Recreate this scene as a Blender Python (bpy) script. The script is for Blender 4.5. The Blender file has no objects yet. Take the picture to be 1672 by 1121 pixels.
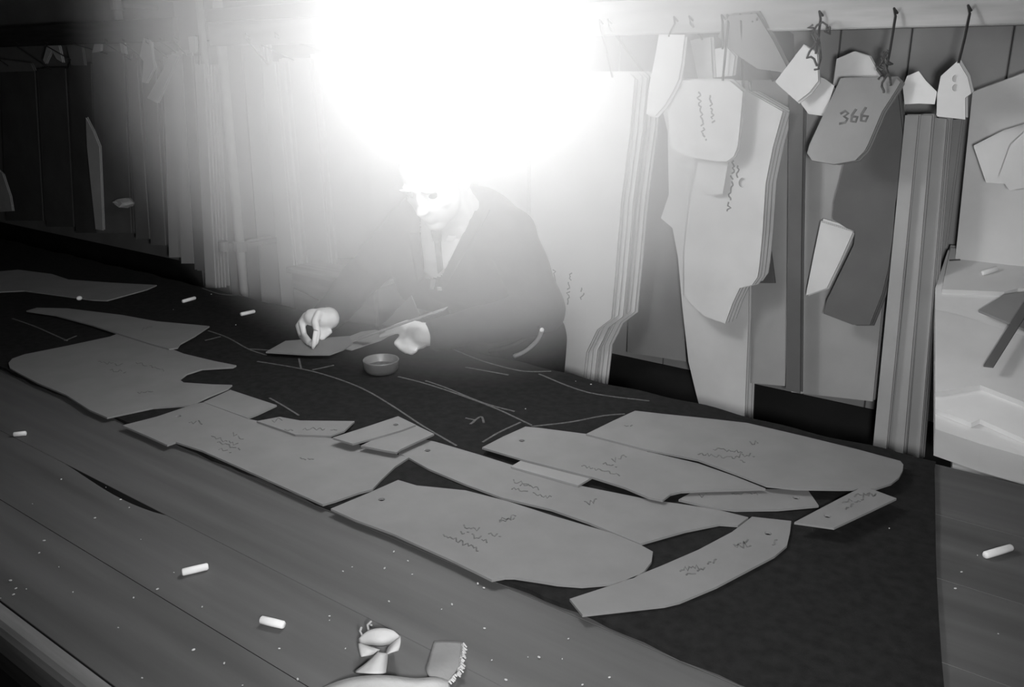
import bpy, bmesh, math, random
from mathutils import Vector, Matrix
from mathutils.geometry import tessellate_polygon
from mathutils.bvhtree import BVHTree

random.seed(7)
S = bpy.context.scene
COL = S.collection
R = math.radians
W, H, F = 1672.0, 1121.0, 1430.0
PITCH, YAW = R(17.3), R(37.0)
TZ = 0.88                                   # worktable top
CAM = Vector((0, 0, 1.58))
FW = Vector((-math.sin(YAW)*math.cos(PITCH), math.cos(YAW)*math.cos(PITCH), -math.sin(PITCH)))
RT = Vector((math.cos(YAW), math.sin(YAW), 0))
UP = RT.cross(FW)

# ------------------------------------------------------------------ camera, light, exposure
cd = bpy.data.cameras.new('camera'); cam = bpy.data.objects.new('camera', cd); COL.objects.link(cam)
cd.sensor_fit = 'HORIZONTAL'; cd.sensor_width = 36.0; cd.lens = 36.0*F/W
cd.clip_start = 0.02; cd.clip_end = 60
cam.matrix_world = Matrix((RT, UP, -FW)).transposed().to_4x4(); cam.location = CAM
S.camera = cam
S.view_settings.view_transform = 'Standard'; S.view_settings.look = 'None'
S.view_settings.exposure = 0.0; S.view_settings.gamma = 1.0; S.view_settings.use_curve_mapping = False

wd = bpy.data.worlds.new('world'); S.world = wd; wd.use_nodes = True
wd.node_tree.nodes['Background'].inputs[0].default_value = (0.5, 0.5, 0.5, 1)
wd.node_tree.nodes['Background'].inputs[1].default_value = 0.0

FLASH_POS = Vector((0.08, 0.02, 1.52)); FLASH_AIM = Vector((-1.06, 1.55, 1.0)); FLASH_W = 74.0
ADDED_LAMP_POS = Vector((-1.115, 1.30, 1.64)); LAMP_RADIANCE = 48.0  # added globe lamp, imitates the light leak glow
ADDED_LAMP_R = 0.10
HAZE_R, HAZE_DENSITY = 0.79, 1.0
ADDED_HAZE_POS = Vector((-1.28, 1.53, 1.665))

ld = bpy.data.lights.new('flash', 'SPOT'); lo = bpy.data.objects.new('flash', ld); COL.objects.link(lo)
ld.energy = FLASH_W; ld.spot_size = R(84); ld.spot_blend = 0.75; ld.shadow_soft_size = 0.05
lo.location = FLASH_POS
lo.rotation_euler = (FLASH_AIM - FLASH_POS).to_track_quat('-Z', 'Y').to_euler()

S.cycles.volume_bounces = 3

# ------------------------------------------------------------------ projection helpers
def ray(x, y): return (FW*F + RT*(x - W/2) - UP*(y - H/2)).normalized()
def Tb(x, y, z=TZ):
    d = ray(x, y); return CAM + d*((z - CAM.z)/d.z)
def Wl(x, y, Y):
    d = ray(x, y); return CAM + d*((Y - CAM.y)/d.y)
def Pl(x, y, p, n):
    d = ray(x, y); return CAM + d*((p - CAM).dot(n)/d.dot(n))
def px(p):
    v = Vector(p) - CAM; z = v.dot(FW)
    return (W/2 + F*v.dot(RT)/z, H/2 - F*v.dot(UP)/z)

# ------------------------------------------------------------------ object helpers
def tag(o, label=None, cat=None, group=None, kind=None):
    if label: o['label'] = label
    if cat: o['category'] = cat
    if group: o['group'] = group
    if kind: o['kind'] = kind
    return o
def empty(name, loc=(0, 0, 0)):
    o = bpy.data.objects.new(name, None); COL.objects.link(o); o.location = loc
    o.empty_display_size = 0.05
    return o
def link(name, me, parent=None):
    o = bpy.data.objects.new(name, me); COL.objects.link(o)
    if parent is not None:
        o.parent = parent
        o.location = -Vector(parent_world(parent))
    return o
def parent_world(p):
    v = Vector((0, 0, 0))
    while p is not None:
        v += Vector(p.location); p = p.parent
    return v
def mesh_of(name, bm, mat, smooth=False):
    me = bpy.data.meshes.new(name)
    bm.normal_update(); bm.to_mesh(me); bm.free()
    if mat: me.materials.append(mat)
    if smooth:
        for p in me.polygons: p.use_smooth = True
    return me
def obj(name, bm, mat, parent=None, smooth=False):
    """links a bmesh given in world coordinates; the object's origin stays at the parent's"""
    return link(name, mesh_of(name, bm, mat, smooth), parent)
def box(bm, x0, x1, y0, y1, z0, z1):
    vs = [bm.verts.new((x, y, z)) for z in (z0, z1) for y in (y0, y1) for x in (x0, x1)]
    for f in ((0, 2, 3, 1), (4, 5, 7, 6), (0, 1, 5, 4), (2, 6, 7, 3), (0, 4, 6, 2), (1, 3, 7, 5)):
        bm.faces.new([vs[i] for i in f])
def bevel(bm, w=0.004, seg=2):
    bmesh.ops.bevel(bm, geom=list(bm.edges), offset=w, segments=seg, affect='EDGES', clamp_overlap=True)
def rbox(x0, x1, y0, y1, z0, z1, w=0.004, seg=2):
    bm = bmesh.new(); box(bm, x0, x1, y0, y1, z0, z1)
    bmesh.ops.recalc_face_normals(bm, faces=bm.faces); bevel(bm, w, seg); return bm
def tube(bm, pts, r, n=6, closed=False):
    pts = [Vector(p) for p in pts]; rings = []
    for i, p in enumerate(pts):
        a = pts[max(i-1, 0)]; b = pts[min(i+1, len(pts)-1)]
        t = (b - a).normalized() if (b - a).length > 1e-9 else Vector((0, 0, 1))
        ref = Vector((0, 0, 1)) if abs(t.z) < 0.9 else Vector((1, 0, 0))
        u = t.cross(ref).normalized(); v = t.cross(u)
        rr = r[i] if isinstance(r, (list, tuple)) else r
        rings.append([bm.verts.new(p + (u*math.cos(2*math.pi*k/n) + v*math.sin(2*math.pi*k/n))*rr) for k in range(n)])
    for a, b in zip(rings, rings[1:]):
        for k in range(n): bm.faces.new((a[k], a[(k+1) % n], b[(k+1) % n], b[k]))
    bm.faces.new(rings[0][::-1]); bm.faces.new(rings[-1])
def lathe(bm, prof, c, n=28):
    rings = []
    for r, z in prof:
        rings.append([bm.verts.new((c[0]+r*math.cos(2*math.pi*k/n), c[1]+r*math.sin(2*math.pi*k/n), c[2]+z)) for k in range(n)])
    for a, b in zip(rings, rings[1:]):
        for k in range(n): bm.faces.new((a[k], a[(k+1) % n], b[(k+1) % n], b[k]))
    bm.faces.new(rings[0][::-1]); bm.faces.new(rings[-1])
def prism(bm, poly, nrm, t, holes=()):
    """a flat card: outline poly (3D points), thickness t along -nrm, with real holes"""
    loops = [[Vector(p) for p in poly]] + [[Vector(p) for p in h] for h in holes]
    tris = tessellate_polygon(loops)
    flat = [p for l in loops for p in l]
    top = [bm.verts.new(p) for p in flat]; bot = [bm.verts.new(p - nrm*t) for p in flat]
    for a, b, c in tris:
        try:
            bm.faces.new((top[a], top[b], top[c])); bm.faces.new((bot[c], bot[b], bot[a]))
        except ValueError: pass
    i0 = 0
    for l in loops:
        n = len(l)
        for k in range(n):
            a, b = i0+k, i0+(k+1) % n
            bm.faces.new((top[a], top[b], bot[b], bot[a]))
        i0 += n
    bmesh.ops.recalc_face_normals(bm, faces=bm.faces)
def smooth_poly(pts, it=1):
    """rounds the corners of a pixel outline a little by corner cutting"""
    for _ in range(it):
        out = []
        for i, p in enumerate(pts):
            q = pts[(i+1) % len(pts)]
            out += [(p[0]*.85+q[0]*.15, p[1]*.85+q[1]*.15), (p[0]*.15+q[0]*.85, p[1]*.15+q[1]*.85)]
        pts = out
    return pts

# ------------------------------------------------------------------ materials (all grey: black-and-white photograph)
def mat(name, val, rough=0.75, var=0.12, scale=30.0, bump=0.0, stretch=(1, 1, 1), spec=0.3, detail=5.0, bscale=None, metal=0.0):
    m = bpy.data.materials.new(name); m.use_nodes = True
    nt = m.node_tree; b = nt.nodes['Principled BSDF']
    b.inputs['Roughness'].default_value = rough; b.inputs['Specular IOR Level'].default_value = spec
    b.inputs['Metallic'].default_value = metal
    tc = nt.nodes.new('ShaderNodeTexCoord'); mp = nt.nodes.new('ShaderNodeMapping')
    mp.inputs['Scale'].default_value = stretch
    nz = nt.nodes.new('ShaderNodeTexNoise'); nz.inputs['Scale'].default_value = scale; nz.inputs['Detail'].default_value = detail
    rp = nt.nodes.new('ShaderNodeValToRGB')
    lo_, hi_ = val*(1-var), val*(1+var)
    rp.color_ramp.elements[0].color = (lo_, lo_, lo_, 1); rp.color_ramp.elements[1].color = (hi_, hi_, hi_, 1)
    rp.color_ramp.elements[0].position = 0.3; rp.color_ramp.elements[1].position = 0.7
    L = nt.links.new
    L(tc.outputs['Object'], mp.inputs['Vector']); L(mp.outputs['Vector'], nz.inputs['Vector'])
    L(nz.outputs['Fac'], rp.inputs['Fac']); L(rp.outputs['Color'], b.inputs['Base Color'])
    if bump:
        bp = nt.nodes.new('ShaderNodeBump'); bp.inputs['Strength'].default_value = bump; bp.inputs['Distance'].default_value = 0.002
        if bscale:
            n2 = nt.nodes.new('ShaderNodeTexNoise'); n2.inputs['Scale'].default_value = bscale; L(mp.outputs['Vector'], n2.inputs['Vector'])
            L(n2.outputs['Fac'], bp.inputs['Height'])
        else: L(nz.outputs['Fac'], bp.inputs['Height'])
        L(bp.outputs['Normal'], b.inputs['Normal'])
    return m
M = {}
M['card'] = mat('oak_tag_card', 0.215, 0.75, 0.06, 14)
M['card_pale'] = mat('pale_hung_card', 0.80, 0.75, 0.05, 7)
M['chalk_dust'] = mat('chalk_dust', 0.5, 0.9, 0.2, 60)
M['card_mid'] = mat('mid_grey_card', 0.38, 0.75, 0.08, 7)
M['sheet'] = mat('pale_sheet', 0.74, 0.75, 0.06, 9)
M['card_wall'] = mat('hung_card', 0.66, 0.75, 0.08, 7)
M['card_grey'] = mat('grey_card', 0.27, 0.75, 0.10, 7)
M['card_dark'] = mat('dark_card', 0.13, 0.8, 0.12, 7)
M['paper'] = mat('white_paper', 0.75, 0.8, 0.05, 20)
M['wood'] = mat('worn_table_wood', 0.098, 0.6, 0.22, 3, 0.12, stretch=(0.5, 8, 8), detail=8)
M['edge_wood'] = mat('table_edge_wood', 0.19, 0.5, 0.25, 8, 0.2, stretch=(0.6, 8, 8))
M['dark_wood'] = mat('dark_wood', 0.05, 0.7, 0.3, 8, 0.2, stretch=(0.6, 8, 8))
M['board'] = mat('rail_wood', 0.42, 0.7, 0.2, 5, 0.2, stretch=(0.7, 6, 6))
M['wall'] = mat('plaster_wall', 0.34, 0.85, 0.15, 4, 0.2)
M['shade_grime'] = mat('painted_shade_grime', 0.018, 0.8, 0.3, 6)  # near-black: painted shade low on the wall, grime in the plank joints
M['floor'] = mat('floor_wood', 0.06, 0.8, 0.2, 6)
M['ceiling'] = mat('ceiling_paint', 0.3, 0.9, 0.1, 5)
M['cloth'] = mat('dark_wool_cloth', 0.0175, 0.95, 0.25, 60, 0.4, bscale=700, spec=0.1)
M['jacket'] = mat('dark_jacket_wool', 0.035, 0.95, 0.2, 40, 0.3, bscale=500, spec=0.1)
M['trousers'] = mat('dark_trouser_wool', 0.025, 0.95, 0.2, 40, 0.3, bscale=500, spec=0.1)
M['shirt'] = mat('white_shirt', 0.88, 0.8, 0.03, 20)
M['tie'] = mat('dark_tie', 0.2, 0.7, 0.3, 60)
M['skin'] = mat('skin', 0.82, 0.55, 0.06, 25, 0.1, bscale=120)
M['hair'] = mat('grey_hair', 0.4, 0.7, 0.25, 60, 0.4, stretch=(1, 1, 4))
M['eye'] = mat('dark_eye', 0.04, 0.2, 0.1, 10)
M['chalk'] = mat('white_chalk', 0.86, 0.9, 0.04, 60, 0.2)
M['chalk_mark'] = mat('chalk_mark', 0.10, 0.95, 0.35, 150)
M['ink'] = mat('ink', 0.14, 0.8, 0.3, 90)
M['rag'] = mat('white_rag', 0.50, 0.9, 0.10, 12, 0.3, bscale=160)
M['rag_grey'] = mat('grey_scrap', 0.27, 0.9, 0.1, 20, 0.3, bscale=160)
M['tin'] = mat('worn_tin', 0.2, 0.38, 0.2, 14, 0.1, metal=0.35, spec=0.5)
M['pins'] = mat('tin_filling', 0.08, 0.6, 0.6, 120, 0.4)
M['wire'] = mat('dark_wire', 0.06, 0.5, 0.2, 30, metal=0.4)
M['string'] = mat('dark_string', 0.09, 0.9, 0.4, 80)
M['pipe'] = mat('painted_pipe', 0.72, 0.4, 0.08, 12)
M['post'] = mat('painted_post', 0.46, 0.7, 0.1, 6)
M['ruler'] = mat('ruler_wood', 0.36, 0.5, 0.1, 20, stretch=(.5, 6, 6))
M['shoe'] = mat('black_leather', 0.02, 0.4, 0.2, 30)
lm = bpy.data.materials.new('added_leak_glow'); lm.use_nodes = True
_b = lm.node_tree.nodes['Principled BSDF']; _b.inputs['Base Color'].default_value = (.9, .9, .9, 1)
_b.inputs['Emission Color'].default_value = (1, 1, 1, 1); _b.inputs['Emission Strength'].default_value = LAMP_RADIANCE
M['glow'] = lm

# ------------------------------------------------------------------ room
def structure(name, bm, m, label):
    o = obj(name, bm, m); tag(o, label=label, kind='structure'); return o
WY = 2.50
XL, XR, YF, ZC = -8.2, 2.6, -2.2, 2.75
bm = bmesh.new(); box(bm, XL-.1, XR+.1, YF-.1, WY+.1, -.1, 0); structure('floor', bm, M['floor'], 'dark wooden workshop floor under the worktable')
bm = bmesh.new(); box(bm, XL-.1, XR+.1, YF-.1, WY+.1, ZC, ZC+.1); structure('ceiling', bm, M['ceiling'], 'grey workshop ceiling above the added lamp')
bm = bmesh.new(); box(bm, XL-.1, XR+.1, WY, WY+.1, 0, ZC); wall_back = structure('wall_back', bm, M['wall'], 'long plaster wall hung with card patterns')
bm = bmesh.new(); box(bm, XL-.1, XL, YF, WY, 0, ZC); structure('wall_left', bm, M['wall'], 'dark far end wall of the workshop')
bm = bmesh.new(); box(bm, XR, XR+.1, YF, WY, 0, ZC); structure('wall_right', bm, M['wall'], 'near end wall of the workshop')
bm = bmesh.new(); box(bm, XL-.1, XR+.1, YF-.1, YF, 0, ZC); structure('wall_front', bm, M['wall'], 'wall behind the photographer')
# rail board, shelf above it, boarding below
RY = 2.12
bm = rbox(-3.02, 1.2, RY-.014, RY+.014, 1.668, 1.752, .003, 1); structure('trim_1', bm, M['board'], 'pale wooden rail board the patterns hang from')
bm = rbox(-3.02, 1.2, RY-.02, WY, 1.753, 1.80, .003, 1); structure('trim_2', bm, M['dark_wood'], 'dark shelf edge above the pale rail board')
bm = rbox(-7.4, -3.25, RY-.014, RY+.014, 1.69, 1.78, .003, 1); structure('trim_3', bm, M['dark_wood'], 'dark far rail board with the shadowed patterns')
bm = bmesh.new()
xx = -3.02
k = 0
while xx < 1.0:
    w_ = 0.22 + 0.05*math.sin(k*2.3)
    o = obj('plank', rbox(xx+.002, min(xx+w_, 1.0)-.002, WY-.022, WY-.001, 0.35, 1.683, .002, 1), M['wall'], wall_back); xx += w_; k += 1
bm.free()

bm = rbox(-7.9, 1.2, WY-.035, WY-.0225, 0, 0.66, .003, 1); structure('shade_board_back', bm, M['shade_grime'], 'near-black boarding added as the table shadow along the foot of the wall')  # board added to paint in the shadow of the table edge
# post and pipes near the added lamp
def pole(name, label, x, y, px_top, m, r, Y, z0=0.0, z1=ZC, cat='pipe'):
    p = Wl(px_top[0], px_top[1], Y)
    root = empty(name, (p.x, Y, z0)); tag(root, label, cat)
    bm = bmesh.new(); tube(bm, [(p.x, Y, z0), (p.x, Y, z1)], r, 14); obj('pipe_run', bm, m, root, True)
    for zz in (1.86, 0.9):
        bm = bmesh.new(); tube(bm, [(p.x, Y, zz-.02), (p.x, Y, zz+.02)], r*1.45, 14); obj('collar', bm, M['post'], root)
        bm = bmesh.new(); box(bm, p.x-r*.5, p.x+r*.5, Y, WY-.001, zz-.008, zz+.008); obj('bracket', bm, M['post'], root)
    return root
pole('wall_pipe', 'thick white painted vertical pipe rising beside the wide post', 0, 0, (376, 230), M['pipe'], 0.019, 2.14)
pole('wall_pipe', 'thin white painted vertical pipe on the face of the wide post', 0, 0, (331, 60), M['pipe'], 0.014, 2.10, z0=1.55)
pole('wall_pipe', 'bright thin pipe at the top of the wall over the wide card sheets', 0, 0, (1657, 25), M['pipe'], 0.008, 2.28, z0=1.69)
pole('wall_pipe', 'dim thin pipe end high in the dark far corner of the wall', 0, 0, (191, 10), M['pipe'], 0.02, 2.30, z0=1.78)
p = Wl(330, 200, 2.3)
root = empty('post', (p.x, 2.36, 0)); tag(root, 'wide grey painted wooden post between the far patterns and the thick pipe', 'post')
obj('shaft', rbox(p.x-.11, p.x+.10, 2.29, 2.46, 0, ZC-.001, .006, 2), M['post'], root)
obj('capital', rbox(p.x-.15, p.x+.14, 2.26, 2.49, 1.86, 1.90, .006, 2), M['post'], root)

# ------------------------------------------------------------------ worktable
table = empty('worktable', (-1.9, 1.03, 0)); tag(table, 'long scarred wooden cutting table running across the room', 'table')
TX0, TX1 = -5.2, 0.75
def plank_bm(y0, y1, notch=False):
    bm = bmesh.new()
    if notch:
        pts = [(TX0, y0), (TX1, y0), (TX1, y1)]
        for i in range(13):
            u = i/12; x = -1.235 - u*.33
            pts.append((x, y1 - .0155*math.sin(math.pi*u)**.8*(1.25-u)))
        pts.append((TX0, y1))
        prism(bm, [(x, y, TZ) for x, y in pts], Vector((0, 0, 1)), .045)
    else:
        box(bm, TX0, TX1, y0, y1, TZ-.045, TZ); bmesh.ops.recalc_face_normals(bm, faces=bm.faces); bevel(bm, .0006, 1)
    return bm
ys = [.414, .5525, .6915, .862, 1.055, 1.255, 1.46, 1.668]
for i, (a, b) in enumerate(zip(ys, ys[1:])):
    o = obj('plank', plank_bm(a, b-.0007, i == 1), M['wood'], table)
    o.data.materials.append(M['shade_grime'])                                     # grimy joint faces
    for p in o.data.polygons:
        if abs(p.normal.z) < .3: p.material_index = 1
bm = bmesh.new()
prof = [(.4118, TZ-.001), (.4118, TZ-.05), (.387, TZ-.05), (.384, TZ-.012), (.388, TZ-.004), (.394, TZ-.001)]
va = [[bm.verts.new((x, y, z)) for y, z in prof] for x in (TX0, TX1)]
for k in range(len(prof)): bm.faces.new((va[0][k], va[0][(k+1) % 6], va[1][(k+1) % 6], va[1][k]))
bm.faces.new(va[0]); bm.faces.new(va[1][::-1]); bmesh.ops.recalc_face_normals(bm, faces=bm.faces)
tag(obj('edge_batten', bm, M['edge_wood'], table), label='paler worn batten along the near edge')
for yy in (.43, 1.62):
    obj('apron', rbox(TX0+.05, TX1-.05, yy, yy+.03, TZ-.17, TZ-.046, .003, 1), M['dark_wood'], table)
for xx in (TX0+.1, -2.3, TX1-.15):
    for yy in (.47, 1.54):
        obj('leg', rbox(xx, xx+.08, yy, yy+.08, 0, TZ-.046, .005, 1), M['dark_wood'], table)
obj('stretcher', rbox(TX0+.18, TX1-.15, .50, .54, .22, .28, .004, 1), M['dark_wood'], table)

# ------------------------------------------------------------------ dark cloth laid on the table
CT = TZ + .007
cloth = empty('suiting_cloth', (-2, 1.27, TZ)); tag(cloth, 'length of dark suiting cloth spread along the far half of the table', 'cloth')
bm = bmesh.new(); NX, NY = 160, 24
er = [Tb(*q) for q in ((1525, 762), (1526, 830), (1527, 900), (1529, 960), (1532, 1020), (1536, 1080), (1541, 1135))]
def right_x(y):
    for a, b in zip(er, er[1:]):
        if b.y <= y <= a.y: u = (a.y-y)/(a.y-b.y); return a.x*(1-u)+b.x*u
    return er[0].x if y > er[0].y else er[-1].x + (er[-1].y - y)*.45
grid = []
for j in range(NY+1):
    row = []
    for i in range(NX+1):
        v = j/NY; yb = 1.663 + .004*math.sin(i*.9)+.003*math.sin(i*.37); yf = .866 + .0025*math.sin(i*.5) + .002*math.sin(i*1.7)
        y = yf + (yb-yf)*v
        x = -4.6 + (right_x(y)+4.6)*(i/NX)**.9
        z = CT + .0012*math.sin(x*9+y*7)*math.sin(y*13-x*3)
        row.append(bm.verts.new((x, y, z)))
    grid.append(row)
for j in range(NY):
    for i in range(NX): bm.faces.new((grid[j][i], grid[j][i+1], grid[j+1][i+1], grid[j+1][i]))
ext = bmesh.ops.extrude_face_region(bm, geom=list(bm.faces))
for v in [g for g in ext['geom'] if isinstance(g, bmesh.types.BMVert)]: v.co.z = TZ + .0004
bmesh.ops.recalc_face_normals(bm, faces=bm.faces)
obj('fabric', bm, M['cloth'], cloth, False)
def ribbon(bm, pts, w, nrm, lift=.0006):
    pts = [Vector(p) for p in pts]; prev = None
    for i, p in enumerate(pts):
        t = (pts[min(i+1, len(pts)-1)] - pts[max(i-1, 0)]).normalized(); s = t.cross(nrm)*w*.5
        q = [bm.verts.new(p + s + nrm*lift), bm.verts.new(p - s + nrm*lift), bm.verts.new(p - s + nrm*.0001), bm.verts.new(p + s + nrm*.0001)]
        if prev:
            for k in range(4): bm.faces.new((prev[k], prev[(k+1) % 4], q[(k+1) % 4], q[k]))
        else: bm.faces.new(q)
        prev = q
    bm.faces.new(prev[::-1])
def curve_px(pts, n=10):
    out = []
    P_ = [pts[0]] + list(pts) + [pts[-1]]
    for i in range(1, len(P_)-2):
        for k in range(n):
            t = k/n; a, b, c, d = P_[i-1], P_[i], P_[i+1], P_[i+2]
            out.append(tuple(.5*((2*b[j]) + (-a[j]+c[j])*t + (2*a[j]-5*b[j]+4*c[j]-d[j])*t*t + (-a[j]+3*b[j]-3*c[j]+d[j])*t**3) for j in (0, 1)))
    out.append(pts[-1]); return out
ZU = Vector((0, 0, 1))
lines = [[(420, 590), (480, 600), (530, 612), (590, 634), (640, 662), (690, 695), (745, 728)],
         [(650, 615), (700, 628), (760, 648), (812, 668), (868, 695)], [(695, 622), (730, 634), (790, 658), (840, 672)],
         [(868, 697), (930, 690), (985, 679), (1020, 676)], [(788, 722), (815, 706), (850, 690)],
         [(340, 540), (372, 552), (405, 570), (435, 580)], [(335, 556), (360, 550)], [(405, 570), (470, 574)],
         [(488, 585), (492, 603)], [(510, 604), (545, 596)], [(440, 650), (465, 664), (488, 678)],
         [(20, 520), (60, 534), (110, 556)], [(105, 556), (125, 548)], [(480, 470), (520, 490)],
         [(740, 570), (790, 590), (850, 605), (900, 606)], [(760, 600), (830, 612)], [(330, 470), (360, 480), (395, 482)],
         [(760, 682), (775, 686), (768, 692), (785, 680), (790, 690)], [(880, 610), (960, 640), (1060, 655)]]
for l in lines:
    bm = bmesh.new(); pp = []
    for q in curve_px(l, 6):
        a = Tb(q[0], q[1], CT); a.z = CT + .0012*math.sin(a.x*9+a.y*7)*math.sin(a.y*13-a.x*3); pp.append(a)
    ribbon(bm, pp, .0045, ZU, .0011); obj('chalk_line', bm, M['chalk_mark'], cloth)

# ------------------------------------------------------------------ card pattern pieces on the cloth
def scrawl(bm, a, b, h, nrm, z_pt, words=2, seed=0, w=.0018):
    """a row of illegible handwriting from pixel a to pixel b, h pixels tall"""
    rnd = random.Random(seed); f = z_pt
    dx, dy = b[0]-a[0], b[1]-a[1]; L = math.hypot(dx, dy)
    nx, ny = -dy/L, dx/L; n = max(4, int(L/3))
    pts = []
    for i in range(n+1):
        u = i/n; s = (rnd.random()*2-1)*h*.5
        pts.append(f(a[0]+dx*u+nx*s, a[1]+dy*u+ny*s*1.0))
        if rnd.random() < words/(n+1) and len(pts) > 2:
            ribbon(bm, pts, w, nrm); pts = []
    if len(pts) > 1: ribbon(bm, pts, w, nrm)
CARD_T = .0038
def flat_card(label, poly, level=0, holes=(), marks=(), it=0, m='card', group='card pattern pieces laid out on the cloth', lift=0.0, name='pattern_piece'):
    z = CT + .0014 + CARD_T*(level+1) + lift
    if it: poly = smooth_poly(poly, it)
    P3 = [Tb(q[0], q[1], z) for q in poly]
    c = sum(P3, Vector())/len(P3)
    hl = []
    for (hx, hy) in holes:
        hc = Tb(hx, hy, z); hl.append([hc + Vector((math.cos(t)*.0058, math.sin(t)*.0058, 0)) for t in [2*math.pi*k/10 for k in range(10)]])
    root = empty(name, (c.x, c.y, z-CARD_T)); tag(root, label, 'pattern piece', group)
    bm = bmesh.new(); prism(bm, P3, ZU, CARD_T, hl); obj('card', bm, M[m], root)
    if marks:
        bm = bmesh.new()
        for i, mk in enumerate(marks):
            if len(mk) == 2: scrawl(bm, mk[0], mk[1], 6, ZU, lambda x, y: Tb(x, y, z), 1, i+int(c.x*1000))
            elif len(mk) == 3: scrawl(bm, mk[0], mk[1], mk[2], ZU, lambda x, y: Tb(x, y, z), 2, i+int(c.x*1000), .0024)
        tag(obj('ink_marks', bm, M['ink'], root), label='dark handwritten ink marks', kind='stuff')
    return root
flat_card('long card piece with a wavy far edge, farthest along the table', [(-90, 480), (-40, 446), (30, 440), (85, 447), (112, 456), (180, 461), (256, 465), (240, 472), (175, 490), (150, 489), (100, 482), (40, 474)])
flat_card('slim crescent-shaped card piece beyond the wide armhole piece', [(43, 507), (60, 502), (110, 503), (200, 514), (255, 524), (342, 532), (318, 548), (294, 561), (290, 567), (276, 569), (247, 561), (196, 545), (150, 530), (90, 514)], 1, marks=[((232, 538), (248, 532))])
flat_card('wide card piece with rounded end and pointed armhole notch near the crescent', [(14, 592), (20, 585), (40, 578), (110, 564), (180, 549), (200, 541), (250, 560), (275, 567), (300, 577), (350, 589), (386, 596), (380, 599), (330, 602), (305, 610), (293, 619), (300, 624), (345, 627), (379, 628), (372, 634), (340, 647), (310, 661), (290, 662), (250, 665), (175, 681), (145, 668), (108, 644), (60, 624), (30, 608), (16, 600)], 0,
          marks=[((222, 592), (268, 604)), ((180, 603), (205, 608)), ((225, 642), (250, 638), 4), ((160, 590), (200, 596))])
flat_card('small square card piece wedged between the wide armhole piece and the fan of strips', [(376, 636), (452, 661), (420, 676), (404, 682), (332, 656)], 0)
flat_card('large card piece with a hole, lying along the near cloth edge below the small square', [(200, 694), (255, 680), (318, 659), (332, 656.5), (404, 683), (440, 691), (482, 708), (560, 717), (610, 733), (668, 746), (645, 761), (622, 783), (608, 798), (585, 804), (548, 817), (527, 823), (420, 775), (330, 735), (287, 721), (273, 726), (240, 711)], 0, holes=[(291, 679)],
          marks=[((310, 686), (330, 692), 9), ((345, 712), (388, 726)), ((355, 722), (392, 733), 5), ((380, 708), (398, 716)), ((358, 732), (378, 738)), ((490, 748), (512, 751), 7)])
flat_card('small card strip with a pointed end beside the fan of narrow strips', [(419, 687), (457, 680), (490, 686), (579, 687), (562, 703), (540, 711), (482, 709), (466, 703)], 1, holes=[], marks=[((445, 688), (460, 684)), ((540, 702), (550, 700), 4), ((465, 701), (478, 702), 4), ((495, 699), (530, 700))])
flat_card('upper narrow strip of the raised fan of card strips', [(543, 714), (596, 697), (650, 679), (679, 693), (655, 702), (610, 715), (576, 724)], 4, holes=[(646, 693)])
flat_card('lower narrow strip of the raised fan of card strips', [(589, 727), (640, 703), (676, 692), (709, 708), (682, 720), (654, 733), (648, 738), (630, 735)], 3, holes=[(650, 704)])
flat_card('long tapering card piece running through the middle of the layout', [(651, 740), (655, 733), (690, 716), (712, 721), (780, 741), (840, 760), (900, 776), (950, 793), (1000, 803), (1060, 815), (1110, 822), (1170, 831), (1222, 844), (1205, 857), (1175, 855), (1120, 866), (1045, 887), (960, 852), (900, 831), (820, 812), (760, 790), (700, 765), (668, 747)], 0, holes=[(698, 735)],
          marks=[((838, 785), (866, 791)), ((836, 797), (862, 802), 5), ((870, 805), (900, 812)), ((955, 822), (975, 818), 9), ((850, 790), (880, 798))])
flat_card('broad card piece with rounded end on the near edge of the cloth', [(540, 830), (600, 805), (650, 783), (680, 792), (760, 800), (830, 818), (905, 842), (1000, 870), (1046, 889), (1066, 900), (1064, 916), (1052, 932), (1035, 943), (1000, 952), (950, 956), (910, 953), (880, 948), (840, 942), (825, 942), (803, 946), (740, 915), (640, 870), (580, 848)], 0, holes=[(623, 815)],
          marks=[((757, 858), (785, 865), 7), ((752, 869), (765, 872), 7), ((770, 874), (796, 882), 9), ((724, 872), (782, 898), 8), ((798, 870), (818, 875), 6), ((815, 850), (842, 842), 9), ((816, 853), (840, 845), 5)])
flat_card('curved card strip lying beyond the rounded end of the broad piece', [(930, 977), (970, 964), (1010, 951), (1080, 923), (1140, 897), (1195, 868), (1228, 843), (1292, 850), (1290, 868), (1285, 890), (1265, 907), (1210, 936), (1170, 957), (1110, 982), (1085, 988), (1040, 993), (951, 1003)], 0, holes=[(1254, 870)],
          marks=[((1110, 930), (1150, 925), 10), ((1120, 937), (1148, 930), 7), ((1155, 918), (1170, 915), 7), ((1200, 893), (1225, 886), 12), ((1198, 890), (1222, 883), 6), ((1262, 890), (1268, 880), 5)])
flat_card('card piece with straight point and curled far end in front of the largest piece', [(787, 730), (822, 712), (858, 696), (880, 698), (957, 708), (1050, 735), (1140, 756), (1200, 777), (1250, 797), (1190, 799), (1150, 800), (1112, 802), (1095, 806), (1082, 816), (1058, 811), (1020, 795), (966, 778), (855, 750)], 2, holes=[(852, 719)],
          marks=[((1000, 752), (1022, 744), 8), ((985, 756), (1008, 760), 5), ((950, 760), (1012, 775), 4), ((1055, 736), (1072, 739), 4)])
flat_card('scrap of darker card tucked under the straight pointed piece', [(834, 761), (858, 747), (968, 778), (944, 792)], 1, m='card_grey')
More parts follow.
